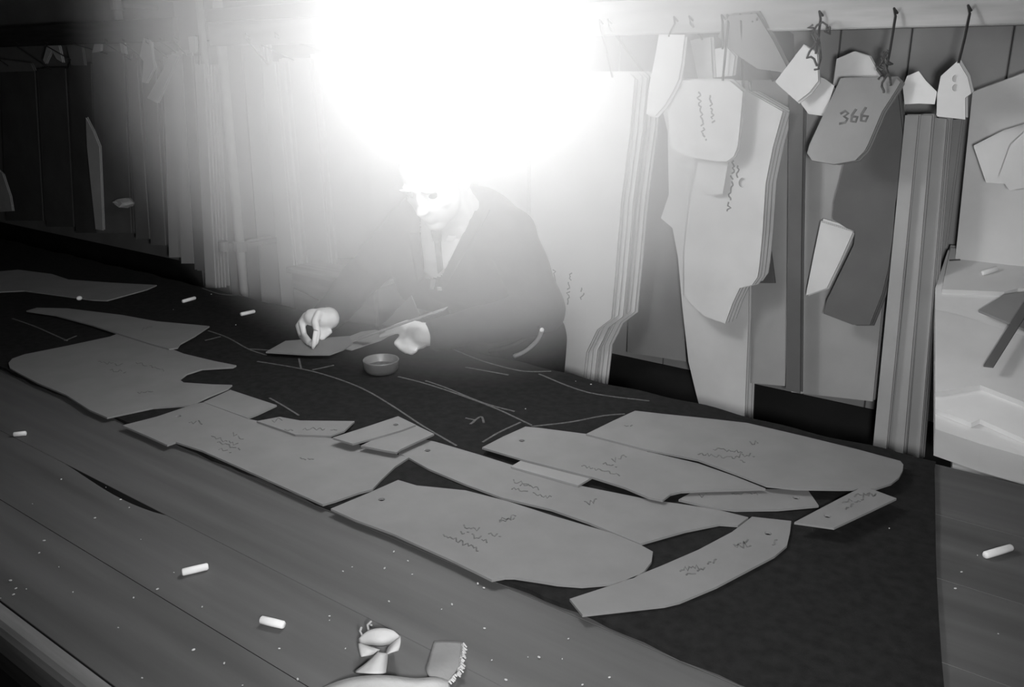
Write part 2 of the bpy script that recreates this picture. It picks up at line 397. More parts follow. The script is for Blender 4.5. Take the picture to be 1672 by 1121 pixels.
flat_card('largest card piece with a long rounded end at the far edge of the cloth', [(957, 708), (1000, 687), (1037, 670), (1080, 675), (1140, 681), (1220, 690), (1310, 711), (1400, 733), (1470, 752), (1475, 758), (1474, 768), (1468, 779), (1455, 789), (1430, 797), (1370, 798), (1300, 797), (1252, 792), (1200, 772), (1140, 750), (1050, 732)], 3, holes=[],
          marks=[((1140, 740), (1200, 748), 5), ((1165, 732), (1212, 738), 5), ((1200, 744), (1232, 742), 8), ((1225, 723), (1240, 720), 8), ((1208, 752), (1220, 755), 6), ((1020, 696), (1032, 693), 4)])
flat_card('slim lens-shaped card piece between the long and the largest piece', [(1108, 815), (1130, 803), (1170, 800), (1240, 798), (1318, 798), (1337, 825), (1270, 831), (1200, 832), (1160, 827)], 0, holes=[(1300, 812)], marks=[((1142, 810), (1155, 806), 8), ((1195, 805), (1240, 806), 4)])
flat_card('small oblong card piece with a hole near the bare end of the cloth', [(1297, 852), (1352, 823), (1410, 793), (1464, 813), (1420, 834), (1362, 861)], 4, holes=[(1351, 842)],
          marks=[((1405, 812), (1430, 805), 10), ((1395, 808), (1432, 808), 8), ((1375, 820), (1390, 815), 6), ((1380, 830), (1405, 818), 5)])

# ------------------------------------------------------------------ chalk sticks and crumbs
def chalk(label, a, b, r=.0047, z=TZ, group='sticks of tailor chalk'):
    A, B = Tb(a[0], a[1], z+r), Tb(b[0], b[1], z+r)
    c = (A+B)*.5; root = empty('chalk_stick', (c.x, c.y, z)); tag(root, label, 'chalk', group)
    bm = bmesh.new(); d = (B-A)
    tube(bm, [A, A+d*.04, A+d*.5, B-d*.05, B], [r*.75, r, r*1.02, r*.97, r*.7], 10)
    obj('stick', bm, M['chalk'], root, True)
chalk('chalk stick with a flat end on the bare wood, thickest of the loose sticks', (297, 934), (340, 924), .0055)
chalk('chalk stick on the bare wood nearest the white rag', (426, 1011), (464, 1020), .0055)
chalk('short chalk stub on the bare wood near the wide armhole piece', (22, 709), (43, 707), .0048)
chalk('chalk stick on the cloth near the far table edge and post', (298, 492), (319, 486), .0055, CT)
chalk('chalk stick on the cloth near the hand that holds chalk', (393, 513), (416, 508), .0055, CT)
chalk('chalk stick on the bare wood past the cut end of the cloth', (1608, 906), (1652, 893), .0058)
bm = bmesh.new()
cr = [(173, 795), (197, 815), (211, 828), (53, 822), (72, 882), (64, 902), (96, 925), (17, 947), (26, 960), (43, 961), (1, 976), (22, 970), (119, 966), (284, 934), (257, 961), (218, 975), (193, 1024), (316, 1060), (366, 1082), (232, 1106), (396, 1118), (100, 782), (560, 932), (575, 925), (643, 900), (666, 915), (673, 937), (628, 927), (635, 981), (538, 1005), (538, 1012), (486, 1108), (456, 1058), (721, 994), (738, 986), (791, 1025), (803, 1077), (780, 952), (790, 959), (928, 1042), (862, 1072), (826, 1109), (951, 1117), (918, 1075), (880, 1072), (995, 1105), (564, 1058), (606, 1020), (1570, 933), (1596, 906), (1630, 1034), (1560, 960), (1452, 862), (940, 622), (965, 627), (858, 667), (283, 505), (345, 480), (385, 530), (420, 700), (230, 880), (155, 845), (330, 990)]
for i, q in enumerate(cr):
    on_cloth = Tb(q[0], q[1], TZ).y > .87 and Tb(q[0], q[1], TZ).x < -.2
    c = Tb(q[0], q[1], (CT if on_cloth else TZ)+.0015); s = .0008 + .0011*((i*37) % 10)/10
    bmesh.ops.create_icosphere(bm, subdivisions=1, radius=s, matrix=Matrix.Translation(c) @ Matrix.Rotation(i, 4, 'Z') @ Matrix.Diagonal((1.5, .9, .8, 1)))
tag(obj('chalk_crumbs', bm, M['chalk_dust']), 'tiny broken chalk crumbs scattered over the table', 'crumbs', kind='stuff')
a = Tb(130, 490, CT)
bm = bmesh.new(); bmesh.ops.create_icosphere(bm, subdivisions=2, radius=.009, matrix=Matrix.Translation(a+Vector((0, 0, .007))) @ Matrix.Diagonal((.8, 1, .8, 1)))
tag(obj('chalk_lump', bm, M['chalk']), 'lump of chalk at the edge of the farthest card piece', 'chalk')

# ------------------------------------------------------------------ small round tin
c = Tb(623, 607, CT); c.z = CT + .001
tin = empty('round_tin', c); tag(tin, 'small round shallow tin on the cloth in front of the man', 'tin')
bm = bmesh.new(); lathe(bm, [(.030, 0), (.036, .002), (.041, .010), (.0425, .026), (.0435, .030), (.0425, .032), (.0405, .030), (.039, .012), (.034, .006)], c, 36); obj('shell', bm, M['tin'], tin, True)
bm = bmesh.new(); lathe(bm, [(.0385, .0105), (.0385, .0125), (.03, .016), (.015, .017), (.002, .0175)], c, 24); obj('filling', bm, M['pins'], tin, True)

# ------------------------------------------------------------------ white rag and grey scrap at the near edge
def sheet(name, rows, m, parent, t=.0016):
    bm = bmesh.new(); g = [[bm.verts.new(p) for p in r] for r in rows]
    for i in range(len(g)-1):
        for j in range(len(g[0])-1): bm.faces.new((g[i][j], g[i][j+1], g[i+1][j+1], g[i+1][j]))
    o = obj(name, bm, m, parent, True)
    s = o.modifiers.new('sub', 'SUBSURF'); s.levels = 2; s.render_levels = 2; s.boundary_smooth = 'PRESERVE_CORNERS'
    md = o.modifiers.new('thick', 'SOLIDIFY'); md.thickness = t; md.offset = 0
    return o
def tp(x, y, h): return Tb(x, y, TZ + .0016 + h)
rag = empty('linen_rag', Tb(640, 1100)); tag(rag, 'crumpled white linen rag with a twisted loop on the bare wood', 'rag')
sheet('flat_band', [[tp(528, 1122, .002), tp(560, 1108, .022), tp(600, 1102, .03), tp(640, 1102, .030), tp(680, 1110, .022), tp(712, 1103, .022), tp(735, 1112, .006)],
                    [tp(520, 1150, .002), tp(560, 1150, .024), tp(600, 1150, .03), tp(640, 1150, .028), tp(680, 1150, .022), tp(715, 1150, .02), tp(735, 1142, .004)],
                    [tp(515, 1210, .002), tp(560, 1210, .015), tp(600, 1210, .02), tp(640, 1210, .02), tp(680, 1210, .015), tp(715, 1210, .012), tp(740, 1200, .002)]], M['rag'], rag)
sheet('loop_back', [[tp(586, 1042, .022), tp(600, 1028, .034), tp(622, 1024, .036), tp(644, 1028, .034), tp(652, 1038, .026)],
                    [tp(588, 1050, .016), tp(604, 1046, .026), tp(622, 1050, .03), tp(638, 1046, .026), tp(648, 1044, .018)],
                    [tp(590, 1054, .006), tp(606, 1052, .01), tp(620, 1055, .012), tp(634, 1052, .01), tp(644, 1050, .006)]], M['rag'], rag)
sheet('loop_side', [[tp(654, 1038, .024), tp(655, 1050, .024), tp(650, 1062, .018)], [tp(644, 1046, .02), tp(642, 1056, .024), tp(634, 1066, .02)], [tp(632, 1058, .008), tp(630, 1064, .012), tp(628, 1070, .008)]], M['rag'], rag)
sheet('fold', [[tp(585, 1048, .018), tp(586, 1060, .016), tp(590, 1072, .012)], [tp(600, 1054, .02), tp(602, 1063, .022), tp(604, 1069, .014)], [tp(620, 1060, .012), tp(618, 1063, .012), tp(616, 1066, .006)]], M['rag'], rag)
sheet('twist', [[tp(618, 1064, .02), tp(600, 1082, .018), tp(578, 1097, .01)], [tp(622, 1066, .026), tp(612, 1084, .026), tp(602, 1099, .022)], [tp(630, 1066, .022), tp(627, 1084, .022), tp(624, 1100, .02)], [tp(634, 1066, .010), tp(632, 1084, .012), tp(630, 1098, .012)]], M['rag'], rag)
for q in ([(602, 1030), (600, 1020), (606, 1014)], [(592, 1038), (588, 1030), (590, 1024)]):
    bm = bmesh.new(); tube(bm, [tp(x, y, .024) for x, y in q], .0014, 5); obj('loose_thread', bm, M['rag'], rag)
scrap = empty('canvas_scrap', Tb(725, 1080)); tag(scrap, 'grey canvas scrap with a frayed white edge beside the linen rag', 'scrap')
sheet('canvas', [[tp(709, 1047, .004), tp(732, 1046, .004), tp(755, 1048, .003), tp(760, 1052, .003)],
                 [tp(704, 1063, .006), tp(726, 1063, .008), tp(750, 1062, .005), tp(753, 1064, .004)],
                 [tp(699, 1083, .008), tp(722, 1081, .014), tp(746, 1078, .008), tp(752, 1080, .005)],
                 [tp(694, 1094, .012), tp(716, 1093, .016), tp(738, 1092, .01), tp(746, 1094, .006)],
                 [tp(702, 1106, .012), tp(716, 1106, .014), tp(732, 1104, .01), tp(738, 1106, .006)],
                 [tp(714, 1118, .010), tp(722, 1118, .010), tp(730, 1117, .008), tp(735, 1116, .006)]], M['rag_grey'], scrap)
bm = bmesh.new(); rr = random.Random(3)
for k in range(34):
    u = k/33; x = 757-12*u**1.5 - (12 if u > .75 else 0)*(u-.75)*4; y = 1052 + 62*u
    a = tp(x-3, y, .007); b = tp(x+2+rr.random()*5, y+rr.random()*5-1, .006+.006*rr.random())
    tube(bm, [a, (a+b)*.5+Vector((0, 0, .003)), b], .0012, 4)
fr = obj('frayed_edge', bm, M['rag'], scrap); fr['kind'] = 'stuff'

# ------------------------------------------------------------------ card bundles hung on the wall
def hook(root, at, top_z, string=False, seed=0, rail_y=2.106):
    x, y, z = at
    bm = bmesh.new()
    tube(bm, [(x, rail_y+.005, top_z), (x-.006, rail_y-.012, top_z+.012), (x, rail_y-.016, top_z-.004), (x+.002, (rail_y+y)*.5-.012, (top_z+z)*.5), (x, y, z)], .0028, 6)
    obj('wire_hook', bm, M['wire'], root)
    if string:
        rnd = random.Random(seed); bm = bmesh.new()
        for k in range(4):
            p = Vector((x, y-.01, z+.06)); pts = [p]
            for s in range(7):
                p = p + Vector((rnd.uniform(-.011, .013), rnd.uniform(-.008, .008), rnd.uniform(-.022, .008))); pts.append(p)
            tube(bm, pts, .0026, 5)
        s_ = obj('string_tangle', bm, M['string'], root); s_['kind'] = 'stuff'
def bundle(label, poly, Y, n=5, pitch=.011, t=.0042, jit=.006, m='card_wall', tilt=0.0, yawd=0.0, it=0, group='bundles of card patterns hung on the wall', hk=None, marks=(), holes=(), name='pattern_bundle', seed=0, string=False, cat='pattern bundle', fan=0.0):
    """a bundle of cut cards in the plane through Y (tilted out / turned about z by degrees), n cards deep"""
    if it: poly = smooth_poly(poly, it)
    cx = sum(q[0] for q in poly)/len(poly); cy = sum(q[1] for q in poly)/len(poly)
    p0 = Wl(cx, cy, Y)
    n0 = Matrix.Rotation(R(yawd), 3, 'Z') @ (Matrix.Rotation(R(tilt), 3, 'X') @ Vector((0, -1, 0)))
    P3 = [Pl(q[0], q[1], p0, n0) for q in poly]
    top = max(P3, key=lambda v: v.z)
    hl = []
    ux = n0.cross(ZU).normalized(); uz = n0.cross(ux)
    for hx, hy, hr in holes:
        hc = Pl(hx, hy, p0, n0); hl.append([hc + (ux*math.cos(k*.628) + uz*math.sin(k*.628)*1.2)*hr for k in range(10)])
    root = empty(name, top); tag(root, label, cat, group)
    rnd = random.Random(seed+int(cx*7))
    bm = bmesh.new(); prism(bm, P3, n0, t, hl); me = mesh_of('card', bm, M[m])
    me2 = me
    if hl: bm = bmesh.new(); prism(bm, P3, n0, t); me2 = mesh_of('card', bm, M[m])
    for k in range(n):
        o = link('card', me if k == 0 else me2, root)
        back = -n0; back = Vector((back.x, back.y, 0)).normalized()
        off = back*pitch*k + Vector((rnd.uniform(-jit, jit) + fan*k, 0, rnd.uniform(-jit, jit)))*(1 if k else 0)
        o.location = Vector(o.location) + off
    if marks:
        bm = bmesh.new(); fpt = lambda x, y: Pl(x, y, p0, n0)
        for i, mk in enumerate(marks):
            if mk[0] == 'line': ribbon(bm, [fpt(*q) for q in mk[1]], .0055 if len(mk) < 3 else mk[2], n0, .0008)
            else: scrawl(bm, mk[0], mk[1], mk[2], n0, fpt, 2, i+seed, .004)
        tag(obj('ink_marks', bm, M['ink'], root), label='dark handwritten ink marks', kind='stuff')
    if hk:
        p = Pl(hk[0], hk[1], p0, n0); hook(root, p, 1.695, string, seed)
    return root

exec_left = True
# --- middle and near part of the wall
bundle('broad bundle of long pale cards hung just behind the man, stepped at its foot', [(868, 120), (1028, 120), (1036, 128), (1028, 220), (1014, 330), (1006, 430), (998, 520), (975, 538), (957, 575), (950, 640), (868, 640)], 2.16, 9, .014, .005, .006, m='card_pale', fan=.003, hk=(1000, 126), marks=[((932, 445), (925, 500), 6), ((905, 440), (912, 506), 5), ((948, 470), (952, 488), 8)], holes=[(946, 152, .005)], seed=1)
bundle('long pale card bundle hung behind the added lamp and the man', [(745, 110), (862, 112), (862, 640), (748, 640)], 2.24, 5, .012, m='card_pale', hk=(800, 118), seed=2)
bundle('tall smooth pale card bundle hung between the added lamp and the ledge', [(604, 105), (735, 108), (738, 640), (610, 640)], 2.26, 5, .012, m='card_pale', hk=(660, 112), seed=3)
bundle('short tapered pale card hanging over the broad stepped bundle', [(1076, 56), (1118, 57), (1113, 100), (1108, 130), (1097, 152), (1085, 172), (1070, 189), (1055, 186), (1060, 140), (1070, 90)], 2.06, 3, .008, hk=(1092, 60), seed=4)
bundle('narrow pale card tag hung beside the short tapered card', [(1127, 66), (1160, 62), (1164, 128), (1140, 130)], 2.16, 2, .008, hk=(1146, 64), seed=5)
bundle('small pale card tag hung under the grey folded card', [(1167, 80), (1186, 76), (1200, 92), (1196, 124), (1170, 126)], 2.10, 2, .008, hk=(1180, 80), seed=6)
bundle('long grey backing bundle in the gap behind the short tapered card', [(1040, 150), (1110, 150), (1118, 555), (1120, 590), (1024, 575), (1030, 400)], 2.38, 2, .01, m='card_grey', seed=7, hk=(1075, 152))
bundle('long plain bundle with a pointed side, hung behind the layered rounded cards', [(1083, 185), (1107, 130), (1210, 132), (1225, 300), (1222, 520), (1215, 700), (1152, 700), (1136, 640), (1124, 590), (1114, 500), (1107, 420), (1098, 372), (1079, 356), (1092, 318), (1090, 215)], 2.22, 5, .012, seed=8)
bundle('bundle of layered cards with rounded lower corners over the stepped bundle', [(1090, 178), (1107, 131), (1192, 132), (1213, 150), (1208, 205), (1204, 240), (1198, 255), (1186, 264), (1160, 262), (1120, 255), (1095, 240)], 2.08, 3, .013, hk=(1180, 132), marks=[((1140, 150), (1150, 230), 7), ((1160, 155), (1165, 200), 6)], fan=-.004, seed=9)
bundle('pair of square-cornered cards just below the layered rounded cards', [(1140, 258), (1190, 258), (1180, 316), (1166, 318), (1133, 300)], 2.115, 2, .012, seed=10, fan=-.005)
bundle('stepped bundle of long cards with slanting top and notched foot', [(1222, 150), (1278, 182), (1262, 240), (1250, 300), (1245, 380), (1240, 432), (1237, 452), (1228, 465), (1208, 470), (1196, 495), (1184, 528), (1150, 516), (1130, 498), (1117, 482), (1117, 410), (1126, 330), (1140, 262), (1160, 200), (1190, 150)], 2.14, 6, .012, .005, .005, holes=[(1212, 298, .010)], marks=[((1198, 262), (1190, 345), 6), ((1205, 270), (1203, 290), 5)], hk=(1215, 152), seed=11)
bundle('long narrow bundle standing out edge-on between the stepped bundle and the steeply hung dark card', [(1228, 130), (1300, 132), (1300, 160), (1282, 630), (1225, 625), (1228, 460)], 2.25, 5, .013, m='card_mid', seed=12, hk=(1262, 132))
bundle('dark narrow card standing in for shade beside the long narrow bundle', [(1288, 150), (1312, 150), (1308, 400), (1306, 642), (1283, 636), (1286, 400)], 2.19, 2, .008, m='card_dark', seed=36)  # dark card paints the shade strip between two bundles
bundle('dark curved card as the cast shadow of the stepped bundle', [(1240, 175), (1284, 184), (1270, 250), (1262, 320), (1258, 400), (1266, 462), (1236, 462), (1240, 300)], 2.225, 1, .008, m='card_dark', seed=37)  # added card, cut to the shape of a curved cast shadow
bundle('wide flat bundle hung behind the steeply tilted grey card', [(1312, 165), (1470, 165), (1450, 400), (1425, 655), (1292, 640), (1303, 500)], 2.26, 4, .011, m='card_mid', seed=13)
bundle('steeply tilted grey card bundle with inked figures, jutting out from the wall', [(1373, 128), (1462, 126), (1470, 134), (1462, 148), (1440, 182), (1417, 236), (1411, 247), (1396, 262), (1362, 268), (1326, 262), (1318, 250), (1322, 236), (1348, 180)], 2.02, 4, .008, .004, .003, m='card_grey', tilt=-24, hk=(1444, 130), string=True, seed=14,
       marks=[('line', [(1372, 186), (1380, 181), (1385, 185), (1378, 190), (1384, 194), (1380, 200), (1370, 202)]), ('line', [(1398, 178), (1391, 188), (1390, 198), (1397, 199), (1400, 191), (1392, 190)]), ('line', [(1414, 175), (1407, 186), (1406, 197), (1413, 198), (1417, 190), (1408, 189)])])
bundle('small stack of cards with a slanting foot half hidden under the dark shadow cards', [(1340, 362), (1393, 378), (1372, 425), (1350, 470), (1316, 482), (1318, 470), (1330, 410)], 2.18, 4, .008, seed=15)
bundle('dark jagged cards as the cast shadow of the steeply tilted grey card', [(1420, 238), (1440, 190), (1466, 150), (1474, 220), (1478, 262), (1462, 330), (1458, 385), (1450, 440), (1440, 480), (1420, 530), (1392, 530), (1345, 512), (1350, 490), (1394, 400), (1396, 378), (1382, 372), (1360, 358), (1362, 330), (1380, 262), (1400, 262)], 2.16, 3, .009, m='card_dark', seed=16, hk=None)  # dark cards added as the shadow thrown by the tilted card
for i, (a, b, c, d, Y, lab) in enumerate([((1478, 188), (1500, 188), (1446, 742), (1424, 742), 2.12, 'first narrow edge-on bundle right below the white paper'), ((1503, 188), (1522, 188), (1474, 748), (1452, 748), 2.14, 'second narrow edge-on bundle, between its two narrow neighbours'), ((1526, 192), (1546, 194), (1500, 756), (1480, 756), 2.17, 'third narrow edge-on bundle, beside the shadowed gap')]):
    bundle(lab, [a, b, c, d], Y, 4, .016, .006, .003, m='card_mid', seed=20+i, group='narrow bundles hung edge-on')
bundle('dark grey bundle standing in for shade in the gap beside the third narrow edge-on bundle', [(1547, 196), (1570, 194), (1543, 402), (1512, 400)], 2.24, 2, .012, m='card_grey', seed=24)  # grey cards put where the gap is only in shade
bundle('crumpled sheet of white paper pinned above the narrow edge-on bundles', [(1474, 142), (1481, 124), (1500, 116), (1512, 132), (1530, 150), (1526, 170), (1500, 169), (1477, 170)], 2.09, 1, .006, .003, m='paper', seed=25, tilt=-8, cat='paper', name='paper_sheet', group=None)
bundle('pale pointed card tag with a slot hanging from a bent wire hook', [(1531, 156), (1537, 126), (1565, 101), (1580, 126), (1586, 152), (1576, 160), (1576, 195), (1530, 190)], 2.05, 3, .007, hk=(1565, 103), holes=[(1560, 128, .006), (1560, 143, .006)], seed=26)
bundle('wide smooth bundle of cards under the rail end past the slotted tag', [(1588, 150), (1632, 134), (1680, 116), (1740, 112), (1740, 640), (1540, 640), (1560, 420)], 2.27, 4, .012, seed=27)
bundle('tilted pale card with a cut corner pinned low on the wide smooth bundle', [(1590, 240), (1640, 215), (1690, 200), (1690, 262), (1640, 300), (1610, 298)], 2.15, 2, .01, tilt=-8, seed=28)
bundle('narrow pale slip overlapping the tilted card with a cut corner', [(1650, 236), (1700, 190), (1720, 300), (1650, 310), (1632, 285)], 2.10, 2, .012, tilt=-8, seed=29)
bundle('grey folded card standing wide open at the rail above the pale tags', [(1172, 60), (1190, 26), (1235, 22), (1262, 66), (1290, 120), (1236, 112), (1206, 92)], 2.10, 2, .012, m='card_grey', tilt=12, seed=30, hk=(1236, 30))
bundle('dark flap card leaning against the grey folded card', [(1236, 24), (1250, 26), (1296, 56), (1298, 108), (1278, 122), (1258, 70)], 2.16, 2, .01, m='card_dark', yawd=25, seed=31)
bundle('pale grey card hung on the crowded hook beside the dark flap', [(1312, 74), (1334, 86), (1336, 132), (1322, 150), (1302, 166), (1266, 134)], 2.08, 3, .007, hk=(1332, 88), string=True, seed=32)
bundle('small pale slip tied to the crowded hook, under the pale grey card', [(1320, 120), (1346, 128), (1362, 140), (1348, 186), (1318, 182), (1306, 166)], 2.12, 2, .008, seed=33)
bundle('small pale card corner sticking up behind the tilted grey card', [(1366, 96), (1394, 84), (1420, 92), (1440, 128), (1360, 140)], 2.2, 2, .008, seed=34)
# --- far part of the wall (towards the dark corner)
far = [  # x0,x1 at top, y top, x0,x1 at foot, y foot, plane, cards, grey, label
 (428, 448, 104, 462, 488, 520, 2.18, 5, 'card_pale', 'tall narrow pale bundle hung on the added lamp side of the thick pipe'),
 (455, 505, 96, 492, 545, 520, 2.30, 4, 'card_pale', 'broad pale bundle hung next to the tall narrow pale one'),
 (506, 600, 88, 545, 612, 420, 2.38, 4, 'card_pale', 'short broad pale bundle ending above the low ledge'),
 (396, 424, 70, 428, 460, 500, 2.34, 4, 'card_pale', 'pale bundle hung in the recess behind the thick pipe'),
 (318, 332, 104, 336, 352, 470, 2.08, 5, 'card_wall', 'slim bright bundle hung on the face of the wide post'),
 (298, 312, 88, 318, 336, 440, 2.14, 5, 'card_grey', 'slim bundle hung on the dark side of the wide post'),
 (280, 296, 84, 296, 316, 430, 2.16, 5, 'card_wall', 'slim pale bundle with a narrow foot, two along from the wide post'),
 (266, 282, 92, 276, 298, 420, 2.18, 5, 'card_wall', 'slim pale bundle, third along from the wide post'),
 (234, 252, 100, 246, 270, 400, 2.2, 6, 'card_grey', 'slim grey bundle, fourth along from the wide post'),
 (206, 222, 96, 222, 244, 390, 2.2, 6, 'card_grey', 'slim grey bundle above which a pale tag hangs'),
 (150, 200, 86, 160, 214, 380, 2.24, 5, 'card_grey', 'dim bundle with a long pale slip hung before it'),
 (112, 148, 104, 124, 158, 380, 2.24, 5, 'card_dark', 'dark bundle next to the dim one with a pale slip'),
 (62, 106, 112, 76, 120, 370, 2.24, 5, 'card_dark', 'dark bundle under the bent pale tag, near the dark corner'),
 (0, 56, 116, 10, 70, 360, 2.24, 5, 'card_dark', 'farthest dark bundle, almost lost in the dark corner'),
]
for i, (a, b, yt, c, d, yf, Y, n, m_, lab) in enumerate(far):
    bundle(lab, [(a, yt), (b, yt), (d, yf), (c, yf)], Y, n, .016, .006, .008, m=m_, seed=50+i, hk=((a+b)/2, yt+2))
tags_ = [
 ('pale slanting card strip fanned out from the third slim bundle', [(280, 88), (290, 92), (256, 168), (240, 160)], 2.10, 'card_wall'),
 ('long pale slip hung in front of the dim bundle', [(140, 192), (152, 215), (162, 240), (166, 330), (168, 376), (156, 374), (148, 300), (142, 240)], 2.12, 'card_wall'),
 ('bent pale tag on the hook near the dark corner', [(84, 54), (96, 76), (102, 102), (92, 96), (84, 82), (74, 104), (70, 98), (78, 70)], 2.16, 'card_wall'),
 ('grey paper square hung beside the bent pale tag', [(108, 72), (132, 68), (138, 106), (116, 106)], 2.2, 'card_grey'),
 ('grey slip in the dark corner hung at the end of the rail', [(-10, 96), (50, 104), (56, 116), (-10, 118)], 2.2, 'card_grey'),
 ('torn pale tag on the hook over the fourth slim bundle', [(234, 62), (246, 66), (248, 90), (252, 110), (238, 136), (232, 134), (234, 100), (228, 92)], 2.10, 'card_wall'),
 ('small pale tag on the hook over the slim grey bundle', [(194, 64), (201, 66), (205, 88), (198, 86)], 2.12, 'card_wall'),
 ('small pale tag on the hook over the dim bundle', [(156, 64), (165, 70), (164, 84), (150, 86)], 2.12, 'card_wall'),
 ('pale tag nailed at the top of the wide post', [(307, 60), (319, 60), (319, 86), (310, 86)], 2.08, 'card_wall'),
 ('pale curved cut-out propped at the end of the dark wall', [(-10, 270), (4, 284), (16, 320), (20, 344), (-10, 346)], 2.1, 'card_wall'),
]
for i, (lab, poly, Y, m_) in enumerate(tags_):
    bundle(lab, poly, Y, 2, .008, .004, .003, m=m_, seed=80+i, group='loose tags and slips on the hooks', cat='tag', name='paper_tag')
# crumpled bright paper and a low ledge behind the man's arm
pc = Wl(203, 331, 2.16)
bm = bmesh.new(); bmesh.ops.create_icosphere(bm, subdivisions=2, radius=.05, matrix=Matrix.Translation(pc) @ Matrix.Diagonal((1.3, .8, .42, 1)))
rr = random.Random(5)
for v in bm.verts: v.co += Vector((rr.uniform(-.008, .008), rr.uniform(-.008, .008), rr.uniform(-.006, .006)))
tag(obj('paper_wad', bm, M['paper']), 'bright crumpled wad of paper stuck between the dim hanging bundles', 'paper')
la, lb = Wl(476, 434, 2.12), Wl(602, 434, 2.12)
led = empty('ledge', (la.x, 2.2, 0)); tag(led, 'low wooden ledge box behind the man and his bent arm', 'ledge')
obj('top_board', rbox(la.x, lb.x+.04, 2.09, 2.25, la.z-.02, la.z, .003, 1), M['board'], led)
obj('front_board', rbox(la.x+.01, lb.x+.03, 2.11, 2.13, 0, la.z-.021, .003, 1), M['board'], led)

# ------------------------------------------------------------------ sloping heap of big card sheets past the end of the cloth
bench = empty('trestle_bench', (-.1, 2.0, 0)); tag(bench, 'wooden trestle bench behind the table carrying the heap of sheets', 'bench')
def lx(y): return -.27 - .29*(y-1.72)          # free side of the heap
bz0, bz1 = .83, 1.03
bm = bmesh.new()
prism(bm, [(lx(1.73)+.03, 1.73, bz0), (.45, 1.73, bz0), (.45, 2.24, bz1), (lx(2.24)+.03, 2.24, bz1)], Vector((0, -.366, .93)), .03); obj('top_board', bm, M['board'], bench)
for xx, yy, zt in ((-.2, 1.78, .81), (.38, 1.78, .81), (-.3, 2.16, .96), (.38, 2.16, .96)):
    obj('leg', rbox(xx, xx+.05, yy, yy+.05, 0, zt, .004, 1), M['dark_wood'], bench)
nrm = Vector((0, -.366, .93)).normalized()
def heap_sheet(label, poly, level, m='sheet', t=.012, marks=()):
    p0 = Vector((0, 1.73, bz0+.003)) + nrm*level
    P3 = [Pl(q[0], q[1], p0, nrm) for q in poly]
    c = sum(P3, Vector())/len(P3)
    root = empty('card_sheet', c); tag(root, label, 'card sheet', 'heap of big card sheets')
    bm = bmesh.new(); prism(bm, P3, nrm, t); obj('card', bm, M[m], root)
    if marks:
        bm = bmesh.new()
        for i, mk in enumerate(marks): ribbon(bm, [Pl(q[0], q[1], p0, nrm) for q in mk[0]], mk[1], nrm, .0008)
        obj('ink_marks', bm, M['ink'], root)
    return root
heap_sheet('thick bottom block of sheets in the heap past the cloth end', [(1527, 700), (1600, 724), (1760, 770), (1760, 420), (1552, 400), (1527, 470)], .075, 'card_wall', .07)
heap_sheet('broad sheet low in the heap with a straight near edge', [(1527, 667), (1560, 680), (1586, 690), (1600, 684), (1690, 724), (1760, 750), (1760, 440), (1548, 408), (1527, 470)], .088)
heap_sheet('sheet in the heap with a slanted edge crossing its middle', [(1527, 505), (1570, 515), (1672, 548), (1760, 575), (1760, 690), (1600, 628), (1527, 640)], .100, 'card_wall')
heap_sheet('upper sheet of the heap near the hanging patterns', [(1538, 472), (1640, 476), (1662, 470), (1760, 480), (1760, 400), (1680, 420), (1552, 404)], .100, 'card_wall', marks=[([(1550, 425), (1568, 424)], .006)])
heap_sheet('grey folded sheet on the heap beside the flat dark ruler', [(1598, 506), (1640, 480), (1720, 470), (1760, 520), (1700, 548)], .112, 'card_grey', .006)
# flat dark ruler on the heap
p0 = Vector((0, 1.73, bz0+.003)) + nrm*.128
P3 = [Pl(q[0], q[1], p0, nrm) for q in ((1606, 596), (1622, 598), (1690, 490), (1676, 486))]
rl = empty('flat_ruler', sum(P3, Vector())/4); tag(rl, 'dark flat ruler lying across the heap of card sheets', 'ruler')
bm = bmesh.new(); prism(bm, P3, nrm, .004); obj('blade', bm, M['card_dark'], rl)
# chalk on the heap
pA, pB = Pl(1603, 446, Vector((0, 1.73, bz0+.003)) + nrm*.106, nrm), Pl(1629, 438, Vector((0, 1.73, bz0+.003)) + nrm*.106, nrm)
ck = empty('chalk_stick', (pA+pB)*.5); tag(ck, 'chalk stick resting high on the heap of card sheets', 'chalk', 'sticks of tailor chalk')
bm = bmesh.new(); d = pB-pA; tube(bm, [pA, pA+d*.05, pB-d*.05, pB], [.0045, .006, .006, .004], 10); obj('stick', bm, M['chalk'], ck, True)

# ------------------------------------------------------------------ hanging lamp, added to imitate the light leak glow
lamp = empty('added_globe_lamp', (ADDED_LAMP_POS.x, ADDED_LAMP_POS.y, ZC)); tag(lamp, 'added glaring globe lamp over the table, imitating the light leak glow', 'lamp')
bm = bmesh.new(); bmesh.ops.create_uvsphere(bm, u_segments=20, v_segments=12, radius=ADDED_LAMP_R, matrix=Matrix.Translation(ADDED_LAMP_POS)); obj('added_globe', bm, M['glow'], lamp, True)
bm = bmesh.new(); tube(bm, [ADDED_LAMP_POS+Vector((0, 0, ADDED_LAMP_R-.012)), ADDED_LAMP_POS+Vector((0, 0, ADDED_LAMP_R+.05))], .028, 14); obj('added_lamp_holder', bm, M['pipe'], lamp, True)
bm = bmesh.new(); tube(bm, [ADDED_LAMP_POS+Vector((0, 0, ADDED_LAMP_R+.05)), (ADDED_LAMP_POS.x, ADDED_LAMP_POS.y, ZC-.02)], .004, 8); obj('added_lamp_cord', bm, M['pipe'], lamp, True)
